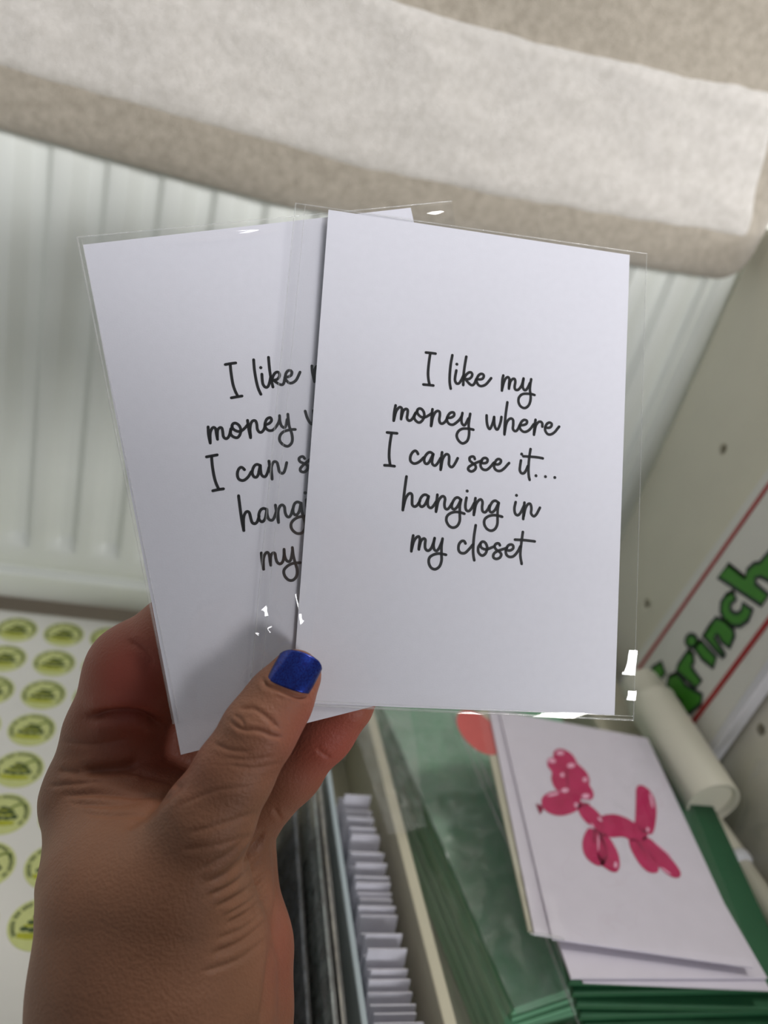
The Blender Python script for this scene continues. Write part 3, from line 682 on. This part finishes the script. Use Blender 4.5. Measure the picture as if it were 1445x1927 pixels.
# corners in the order bottom-left, bottom-right, top-right, top-left
FS = [(468, 1322), (1191, 1355), (1216, 478), (556, 383)]
RS = [(327, 1362), (985, 1212), (850, 379), (145, 447)]
def relief_f(x, y, s, t):
    m = 0.0; d = t * 0.15                       # metres above the open bottom edge
    if d < 0.0065: m += 0.47 * (0.0065 - d) ** 2 / 0.0065 * (0.62 + 0.36 * s + 0.10 * math.sin(17 * s))
    lm_ = max(0, 1 - s / 0.13); low = max(0, min(1, (0.35 - t) / 0.06))
    m += min(1, lm_ * 3) * low * (0.0010 + 0.0019 * ridge(x, y, 62, 7) + 0.0006 * ridge(x, y, 150, 2))
    rm = max(0, min(1, (s - 0.953) / 0.008)); lw = max(0, min(1, (0.20 - t) / 0.03))
    q_ = (d / 0.0125) % 1.0; m += rm * lw * 0.0021 * (q_ if q_ < 0.85 else (1 - q_) * 5.6)
    m += 0.00010 * nz3(x * 30, y * 30, 4)
    return m
def relief_r(x, y, s, t):
    m = 0.0
    d = (1 - t) * 0.15                          # metres below the folded top edge
    if d < 0.005: m += 0.0013 * math.sin(math.pi * d / 0.005) * (math.exp(-((s - .36) / .16) ** 2) + math.exp(-((s - .95) / .05) ** 2) + .15)
    low = max(0, min(1, (0.26 - t) / 0.14)); m += low * 0.0007 * ridge(x, y, 45, 5)
    m += 0.00018 * nz3(x * 28, y * 28, 9)
    return m
ef, cf = build_card(FC, 'front white card with handwritten black lettering in a clear sleeve', FS, relief_f)
er, cr_ = build_card(RC, 'rear white card in a clear sleeve, its lettering half covered by the other card', RS, relief_r)
def seam(cd_, e, pts, hw, zz=0.0002, bulge=0.0):
    pts = catmull(pts, 10); V, F = [], []
    n = len(pts)
    for i, p in enumerate(pts):
        a = pts[max(0, i - 1)]; b = pts[min(n - 1, i + 1)]; d = (b - a) / np.hypot(*(b - a)); nn = np.array([-d[1], d[0]]) * hw
        for q, zq in ((p + nn, 0), (p + nn * .5, hw * .8), (p, hw * 1.1), (p - nn * .5, hw * .8), (p - nn, 0)): V.append(cd_.w(q[0], q[1], zz + zq))
    for i in range(n - 1):
        for k in range(4): F.append((5 * i + k, 5 * i + k + 1, 5 * i + 5 + k + 1, 5 * i + 5 + k))
    mesh('sleeve_seam', V, F, M['seam'], e, smooth=True)
bl, br, tr, tl = cf
seam(FC, ef, [tl, tr], 0.00022); seam(FC, ef, [br, tr], 0.00018); seam(FC, ef, [bl, br], 0.00035); seam(FC, ef, [bl, (bl + tl) / 2, tl], 0.00022)
k_ = np.array((0.0030, 0)); seam(FC, ef, [bl + k_, tl + k_], 0.00012)
k_ = np.array((0, 0.0012)); seam(FC, ef, [bl + k_, br + k_], 0.00015)
bl, br, tr, tl = cr_
seam(RC, er, [tl, tr], 0.00022); seam(RC, er, [bl, tl], 0.0003); seam(RC, er, [bl + np.array((.0016, 0)), tl + np.array((.0012, -.001))], 0.00014)

# ------------------------------------------------------------------ the hand: one continuous surface from blended round cones
def hp(u, v, d, r): return (np.array(tuple(P(u, v, d))), pxr(r, d))
HAND = [  # chains of (u, v, depth, radius px)
 [(555, 1272, .2178, 50), (524, 1320, .2158, 60), (487, 1376, .2120, 67), (440, 1455, .2110, 72), (392, 1540, .2110, 84), (318, 1680, .2140, 128), (285, 1800, .2160, 165)],   # thumb
 [(278, 1700, .2260, 196), (292, 1850, .2200, 220), (300, 2080, .2080, 228)],                                                     # thumb base to wrist
 [(247, 1590, .2420, 172), (205, 1500, .2500, 118), (218, 1385, .2520, 92), (262, 1268, .2500, 96), (345, 1200, .2480, 84), (470, 1180, .2440, 66), (580, 1200, .2420, 52)],     # index finger, curling behind the cards
 [(330, 1560, .2640, 150), (330, 1420, .2700, 90), (440, 1300, .2620, 72), (560, 1270, .2520, 58), (640, 1240, .2470, 50)],       # middle finger behind the cards
 [(380, 1600, .2640, 140), (440, 1500, .2660, 84), (560, 1380, .2560, 60), (680, 1280, .2500, 50)],                               # ring finger behind the cards
 [(400, 1640, .2600, 118), (455, 1545, .2560, 66), (545, 1450, .2490, 58), (610, 1378, .2440, 53), (656, 1330, .2410, 47)],       # little finger, seen below the cards
 [(400, 1660, .2540, 118), (425, 1790, .2440, 122), (425, 1900, .2360, 122), (410, 2080, .2250, 140)],                            # heel of the palm
]
CREASES = [  # polylines in the photograph, half width px, depth mm
 ([(494, 1276), (502, 1290), (530, 1300), (560, 1312), (578, 1310)], 4, .6), ([(585, 1302), (598, 1282), (606, 1262)], 3, .4), ([(512, 1308), (540, 1318), (562, 1324)], 4, .15),
 ([(372, 1640), (430, 1606), (470, 1570)], 5, .4), ([(420, 1725), (470, 1695), (505, 1655)], 4, .45), ([(405, 1770), (465, 1742), (508, 1700)], 5, .5), ([(380, 1830), (450, 1805), (500, 1765)], 5, .35),
 ([(90, 1480), (140, 1476), (200, 1474)], 4, .3), ([(150, 1530), (230, 1536), (290, 1530)], 4, .3), ([(330, 1520), (400, 1490), (470, 1480)], 4, .2), ([(430, 1440), (480, 1445), (530, 1435)], 4, .2), ([(420, 1425), (470, 1430), (520, 1422)], 4, .2),
 ([(432, 1356), (455, 1372), (485, 1374), (512, 1384), (532, 1388)], 4, .55), ([(450, 1336), (475, 1333), (503, 1350), (527, 1373)], 4, .45), ([(402, 1398), (435, 1412), (470, 1414)], 4, .3), ([(440, 1346), (450, 1352), (462, 1368)], 4, .3),
 ([(160, 1350), (215, 1342), (262, 1345), (310, 1368)], 9, 2.6), ([(150, 1452), (200, 1448), (235, 1444), (262, 1436)], 9, 2.0), ([(110, 1450), (150, 1456)], 6, .5), ([(235, 1452), (290, 1462), (340, 1478)], 6, .9),
 ([(120, 1498), (190, 1494), (258, 1500), (310, 1500)], 5, .7), ([(130, 1512), (200, 1515), (270, 1512)], 5, .4), ([(236, 1560), (290, 1520), (345, 1474)], 7, .8),
 ([(385, 1665), (437, 1636), (474, 1594), (498, 1564)], 6, .9), ([(390, 1688), (450, 1655), (492, 1608)], 5, .7), ([(408, 1707), (460, 1678), (500, 1640)], 5, .7), ([(427, 1740), (474, 1712), (507, 1672)], 6, .8),
 ([(400, 1796), (460, 1768), (507, 1726)], 6, .6), ([(350, 1570), (420, 1550), (480, 1530)], 5, .3), ([(340, 1600), (410, 1590), (470, 1570)], 5, .25), ([(516, 1560), (524, 1680), (505, 1850), (492, 1940)], 9, 1.2),
 ([(596, 1408), (610, 1420), (622, 1425)], 4, .4), ([(515, 1520), (530, 1545)], 4, .4), ([(110, 1395), (180, 1400), (240, 1390)], 5, .35), ([(240, 1205), (270, 1225), (290, 1250)], 6, .5),
]
def surface_nets(Fv, org, h):
    s = Fv < 0; nx, ny, nz_ = Fv.shape
    cs = np.zeros((nx - 1, ny - 1, nz_ - 1), np.int8)
    for a in (0, 1):
        for b in (0, 1):
            for c in (0, 1): cs += s[a:nx - 1 + a, b:ny - 1 + b, c:nz_ - 1 + c]
    act = np.argwhere((cs > 0) & (cs < 8)); idx = -np.ones(cs.shape, np.int64); idx[tuple(act.T)] = np.arange(len(act))
    acc = np.zeros((len(act), 3)); cnt = np.zeros(len(act))
    for ax in range(3):
        o1, o2 = [i for i in range(3) if i != ax]
        for p in (0, 1):
            for q in (0, 1):
                c0 = act.copy(); c0[:, o1] += p; c0[:, o2] += q; c1 = c0.copy(); c1[:, ax] += 1
                f0 = Fv[tuple(c0.T)]; f1 = Fv[tuple(c1.T)]; m = (f0 < 0) != (f1 < 0); t = np.where(m, f0 / np.where(m, f0 - f1, 1), 0)
                pt = c0.astype(float); pt[:, ax] += t; acc += pt * m[:, None]; cnt += m
    V = acc / cnt[:, None] * h + org; F = []
    for ax in range(3):
        o1, o2 = (ax + 1) % 3, (ax + 2) % 3
        a = [slice(None)] * 3; b = [slice(None)] * 3; a[ax] = slice(0, -1); b[ax] = slice(1, None)
        s0, s1 = s[tuple(a)], s[tuple(b)]; e = np.argwhere(s0 != s1)
        e = e[(e[:, o1] > 0) & (e[:, o2] > 0) & (e[:, o1] < Fv.shape[o1] - 1) & (e[:, o2] < Fv.shape[o2] - 1)]
        fl = s0[tuple(e.T)]
        def cell(d1, d2): c = e.copy(); c[:, o1] += d1; c[:, o2] += d2; return idx[tuple(c.T)]
        qd = np.stack([cell(-1, -1), cell(0, -1), cell(0, 0), cell(-1, 0)], 1); qd[~fl] = qd[~fl][:, ::-1]; F.append(qd)
    return V, np.concatenate(F)
def sdf_mesh(chains, h, k1, k2):
    prim = [[(q[i][0], q[i + 1][0], q[i][1], q[i + 1][1]) for i in range(len(q) - 1)] for q in chains]
    al = [(a, r) for ch in prim for p in ch for a, r in ((p[0], p[2]), (p[1], p[3]))]
    lo = np.min([a - r for a, r in al], 0) - h * 6; hi = np.max([a + r for a, r in al], 0) + h * 6
    n = np.ceil((hi - lo) / h).astype(int)
    g = np.stack(np.meshgrid(*[lo[i] + h * np.arange(n[i], dtype=np.float32) for i in range(3)], indexing='ij'), -1).astype(np.float32)
    D = None
    for ch in prim:
        d_ = None
        for a, b, ra, rb in ch:
            a = a.astype(np.float32); ab = (b - a).astype(np.float32); t = np.clip(((g - a) @ ab) / float(ab @ ab), 0, 1)
            d = np.sqrt((((g - a) - t[..., None] * ab) ** 2).sum(-1)) - (ra + (rb - ra) * t)
            if d_ is None: d_ = d
            else: m = np.clip(.5 + .5 * (d_ - d) / k1, 0, 1); d_ = d_ * (1 - m) + d * m - k1 * m * (1 - m)
        if D is None: D = d_
        else: m = np.clip(.5 + .5 * (D - d_) / k2, 0, 1); D = D * (1 - m) + d_ * m - k2 * m * (1 - m)
    return surface_nets(D, lo, h)
def build_hand():
    V, F = sdf_mesh([[hp(*c) for c in ch] for ch in HAND], 0.0009, .004, .0055)
    # relax a little, then press the skin creases in along the surface normal
    def normals(V):
        a = np.cross(V[F[:, 2]] - V[F[:, 0]], V[F[:, 3]] - V[F[:, 1]]); N = np.zeros_like(V)
        for k in range(4): np.add.at(N, F[:, k], a)
        return N / (np.linalg.norm(N, axis=1, keepdims=True) + 1e-12)
    E = np.concatenate([F[:, [0, 1]], F[:, [1, 2]], F[:, [2, 3]], F[:, [3, 0]]])
    for it in range(3):
        S = np.zeros_like(V); cn = np.zeros(len(V)); np.add.at(S, E[:, 0], V[E[:, 1]]); np.add.at(cn, E[:, 0], 1); np.add.at(S, E[:, 1], V[E[:, 0]]); np.add.at(cn, E[:, 1], 1)
        V = V * .4 + S / cn[:, None] * .6
    CR = [(np.array(catmull(pl, 5)), wd, dp) for pl, wd, dp in CREASES]
    Rm = np.array(RW)
    def pix(V): c = V @ Rm; return CX + FPX * c[:, 0] / -c[:, 2], CY - FPX * c[:, 1] / -c[:, 2]
    def crease_dist(u, v, pl):
        dist = np.full(len(u), 1e9); tt = np.zeros(len(u)); m_ = len(pl) - 1
        for i in range(m_):
            a, b = pl[i], pl[i + 1]; ab = b - a; t = np.clip(((u - a[0]) * ab[0] + (v - a[1]) * ab[1]) / (ab @ ab), 0, 1)
            d = np.hypot(u - a[0] - t * ab[0], v - a[1] - t * ab[1]); up = d < dist; dist = np.where(up, d, dist); tt = np.where(up, (i + t) / m_, tt)
        return dist, tt
    u, v = pix(V); N = normals(V); facing = -(N * V).sum(1) > 0
    near_c = np.min([crease_dist(u, v, c[0])[0] / c[1] for c in CR], 0) < 4.0
    sel = near_c & facing
    bm = bmesh.new(); bv = [bm.verts.new(p) for p in V.tolist()]
    for q in F.tolist():
        try: bm.faces.new([bv[i] for i in q])
        except ValueError: pass
    bm.verts.index_update(); ed = [e for e in bm.edges if sel[e.verts[0].index] and sel[e.verts[1].index]]
    bmesh.ops.subdivide_edges(bm, edges=ed, cuts=2, use_grid_fill=True, smooth=0.6)
    bmesh.ops.triangulate(bm, faces=[f for f in bm.faces if len(f.verts) > 4])
    bm.normal_update(); bm.verts.index_update(); V = np.array([tuple(x.co) for x in bm.verts]); N = np.array([tuple(x.normal) for x in bm.verts]); F = [[x.index for x in f.verts] for f in bm.faces]; bm.free()
    Rm = np.array(RW); cam_ = V @ Rm; u = CX + FPX * cam_[:, 0] / -cam_[:, 2]; v = CY - FPX * cam_[:, 1] / -cam_[:, 2]
    face = np.clip(-(N * V).sum(1) / np.linalg.norm(V, axis=1) * 3, 0, 1)
    near = np.linalg.norm(V, axis=1)
    dsp = np.zeros(len(V))
    for pl, wd, dp in CR:
        dist, tt = crease_dist(u, v, pl)
        fade = np.clip(np.minimum(tt, 1 - tt) * 6 + .15, 0, 1)
        dsp -= dp * .001 * np.exp(-(dist / wd) ** 2) * fade - dp * .00035 * np.exp(-((dist - 2.6 * wd) / (1.6 * wd)) ** 2) * fade
    V = V + N * (dsp * face)[:, None]
    hd = empty('person', (0, -0.34, -1.15), 'left hand with blue glitter thumbnail gripping the two sleeved cards', 'person')
    me = bpy.data.meshes.new('skin'); me.from_pydata(V.tolist(), [], F); me.update()
    for p in me.polygons: p.use_smooth = True
    blush = np.exp(-(((u - 250) / 110) ** 2 + ((v - 1280) / 130) ** 2)) + .9 * np.exp(-(((u - 640) / 110) ** 2 + ((v - 1400) / 120) ** 2)) + .45 * np.exp(-(((u - 535) / 35) ** 2 + ((v - 1800) / 160) ** 2)) + .35 * np.exp(-(((u - 300) / 90) ** 2 + ((v - 1430) / 60) ** 2))
    at = me.attributes.new('blush', 'FLOAT', 'POINT'); at.data.foreach_set('value', np.clip(blush, 0, .9).astype(np.float32))
    me.materials.append(M['skin']); o = bpy.data.objects.new('hand', me); C.objects.link(o); o.parent = hd; o.location = -hd.location
    return hd
hand = build_hand()
# thumbnail: arched plate, painted
m, nt, b = newmat('blue_glitter_polish'); M['nail'] = m
N_, L_2 = nt.nodes, nt.links
tcn = N_.new('ShaderNodeTexCoord'); vo = N_.new('ShaderNodeTexVoronoi'); vo.inputs['Scale'].default_value = 2600
L_2.new(tcn.outputs['Object'], vo.inputs['Vector'])
cr2 = N_.new('ShaderNodeValToRGB'); cr2.color_ramp.elements[0].color = rgb((20, 20, 104)); cr2.color_ramp.elements[1].color = rgb((28, 62, 158))
L_2.new(vo.outputs['Color'], cr2.inputs['Fac']); L_2.new(cr2.outputs['Color'], b.inputs['Base Color'])
b.inputs['Metallic'].default_value = 0.85; b.inputs['Roughness'].default_value = 0.32; b.inputs['Coat Weight'].default_value = 0.6; b.inputs['Coat Roughness'].default_value = 0.08
bpn = N_.new('ShaderNodeBump'); bpn.inputs['Strength'].default_value = 0.5; bpn.inputs['Distance'].default_value = 0.0003
L_2.new(vo.outputs['Color'], bpn.inputs['Height']); L_2.new(bpn.outputs['Normal'], b.inputs['Normal'])
def build_nail():
    px = lambda x, y: np.array((460 + x / 5.558, 1180 + y / 5.558))
    b0, b1, t0, t1 = px(232, 556), px(664, 712), px(430, 196), px(842, 352)
    nu, nv = 22, 26; V, F = [], []
    for i in range(nu + 1):
        t = -1 + 2 * i / nu
        for j in range(nv + 1):
            s = j / nv
            smin = 0.02 - 0.04 * (1 - t * t) + 0.10 * max(0, abs(t) - .75); smax = 0.99 - 0.11 * t * t - 0.12 * abs(t) ** 7
            ss = smin + (smax - smin) * s; q = 0.5 + 0.5 * t * (1 - 0.05 * (1 - s) ** 4)
            p = (b0 * (1 - q) + b1 * q) * (1 - ss) + (t0 * (1 - q) + t1 * q) * ss
            wpx = 0.5 * np.linalg.norm(b1 - b0); d0 = 0.2079 + 0.0038 * ss + 0.0016 * ss * ss
            d = d0 + 0.0036 * (1 - math.sqrt(1 - min(.96, (0.93 * t) ** 2)))
            V.append(P(p[0], p[1], d))
    for i in range(nu):
        for j in range(nv): k = i * (nv + 1) + j; F.append((k, k + 1, k + nv + 2, k + nv + 1))
    o = mesh('thumbnail', V, F, M['nail'], hand, smooth=True, label='blue glitter painted thumbnail')
    sd = o.modifiers.new('solid', 'SOLIDIFY'); sd.thickness = 0.0009; sd.offset = 0
build_nail()

# the rest of the person who holds the cards and takes the picture: arm, torso, head and legs, unseen, added to shade the lower scene
def build_unseen_body():
    A = lambda *c: (np.array((c[0] + .05, c[1], c[2] + (.18 if c[2] > -1 else 0)), float), c[3])
    wr = np.array(tuple(P(300, 2110, .205)))
    arm = [[(wr + np.array((-.006, -.012, -.008)), .037), A(-.17, -.10, -.36, .045), A(-.20, -.22, -.34, .05), A(-.17, -.36, -.17, .058)],
           [A(.17, -.36, -.17, .058), A(.24, -.27, -.40, .05), A(.10, -.14, -.30, .04), A(.03, -.085, -.24, .036)],
           [A(0, -.38, -.12, .062), A(0, -.38, -.22, .12), A(0, -.37, -.40, .135), A(0, -.38, -.62, .13)],
           [A(-.14, -.375, -.18, .07), A(.14, -.375, -.18, .07)], [A(-.09, -.38, -.33, .115), A(.09, -.38, -.33, .115)], [A(-.08, -.38, -.62, .12), A(.08, -.38, -.62, .12)]]
    V, F = sdf_mesh(arm, .007, .02, .03); mesh('jumper', V, F, M['jumper'], hand, smooth=True)
    V, F = sdf_mesh([[A(.03, -.085, -.24, .03), A(-.0, -.075, -.20, .035)], [A(-.04, -.07, -.19, .011), A(-.05, -.035, -.185, .009)], [A(-.04, -.07, -.21, .011), A(-.05, -.035, -.205, .009)], [A(.02, -.065, -.19, .012), A(-.02, -.045, -.165, .01)]], .003, .006, .008); mesh('other_hand', V, F, M['skin'], hand, smooth=True)
    V, F = sdf_mesh([[A(0, -.385, -.06, .05), A(0, -.375, .0, .055)], [A(0, -.355, .015, .058), A(0, -.37, .075, .082)], [A(0, -.285, .03, .012), A(0, -.30, .05, .012)]], .005, .02, .03)
    mesh('head', V, F, M['skin'], hand, smooth=True)
    V, F = sdf_mesh([[A(0, -.395, .085, .09), A(0, -.42, .0, .085), A(0, -.43, -.12, .07)]], .006, .02, .03); mesh('hair', V, F, M['hair'], hand, smooth=True)
    V, F = sdf_mesh([[A(-.09, -.38, -.62, .115), A(-.10, -.37, -.9, .07), A(-.10, -.38, -1.08, .055)], [A(.09, -.38, -.62, .115), A(.10, -.37, -.9, .07), A(.10, -.38, -1.08, .055)]], .008, .02, .03)
    mesh('trousers', V, F, M['trousers'], hand, smooth=True)
    for sx in (-1, 1):
        V, F = sdf_mesh([[A(sx * .10, -.40, -1.105, .04), A(sx * .11, -.27, -1.12, .03)]], .006, .02, .03); mesh('shoe', V, F, M['trousers'], hand, smooth=True)
M['jumper'] = mat('dark_grey_knit', (66, 64, 68), 0.9, 0.1, 200, 0.3, 500)
M['hair'] = mat('brown_hair', (56, 40, 30), 0.6, 0.2, 200)
M['trousers'] = mat('blue_black_denim', (36, 40, 54), 0.9, 0.1, 200)
build_unseen_body()
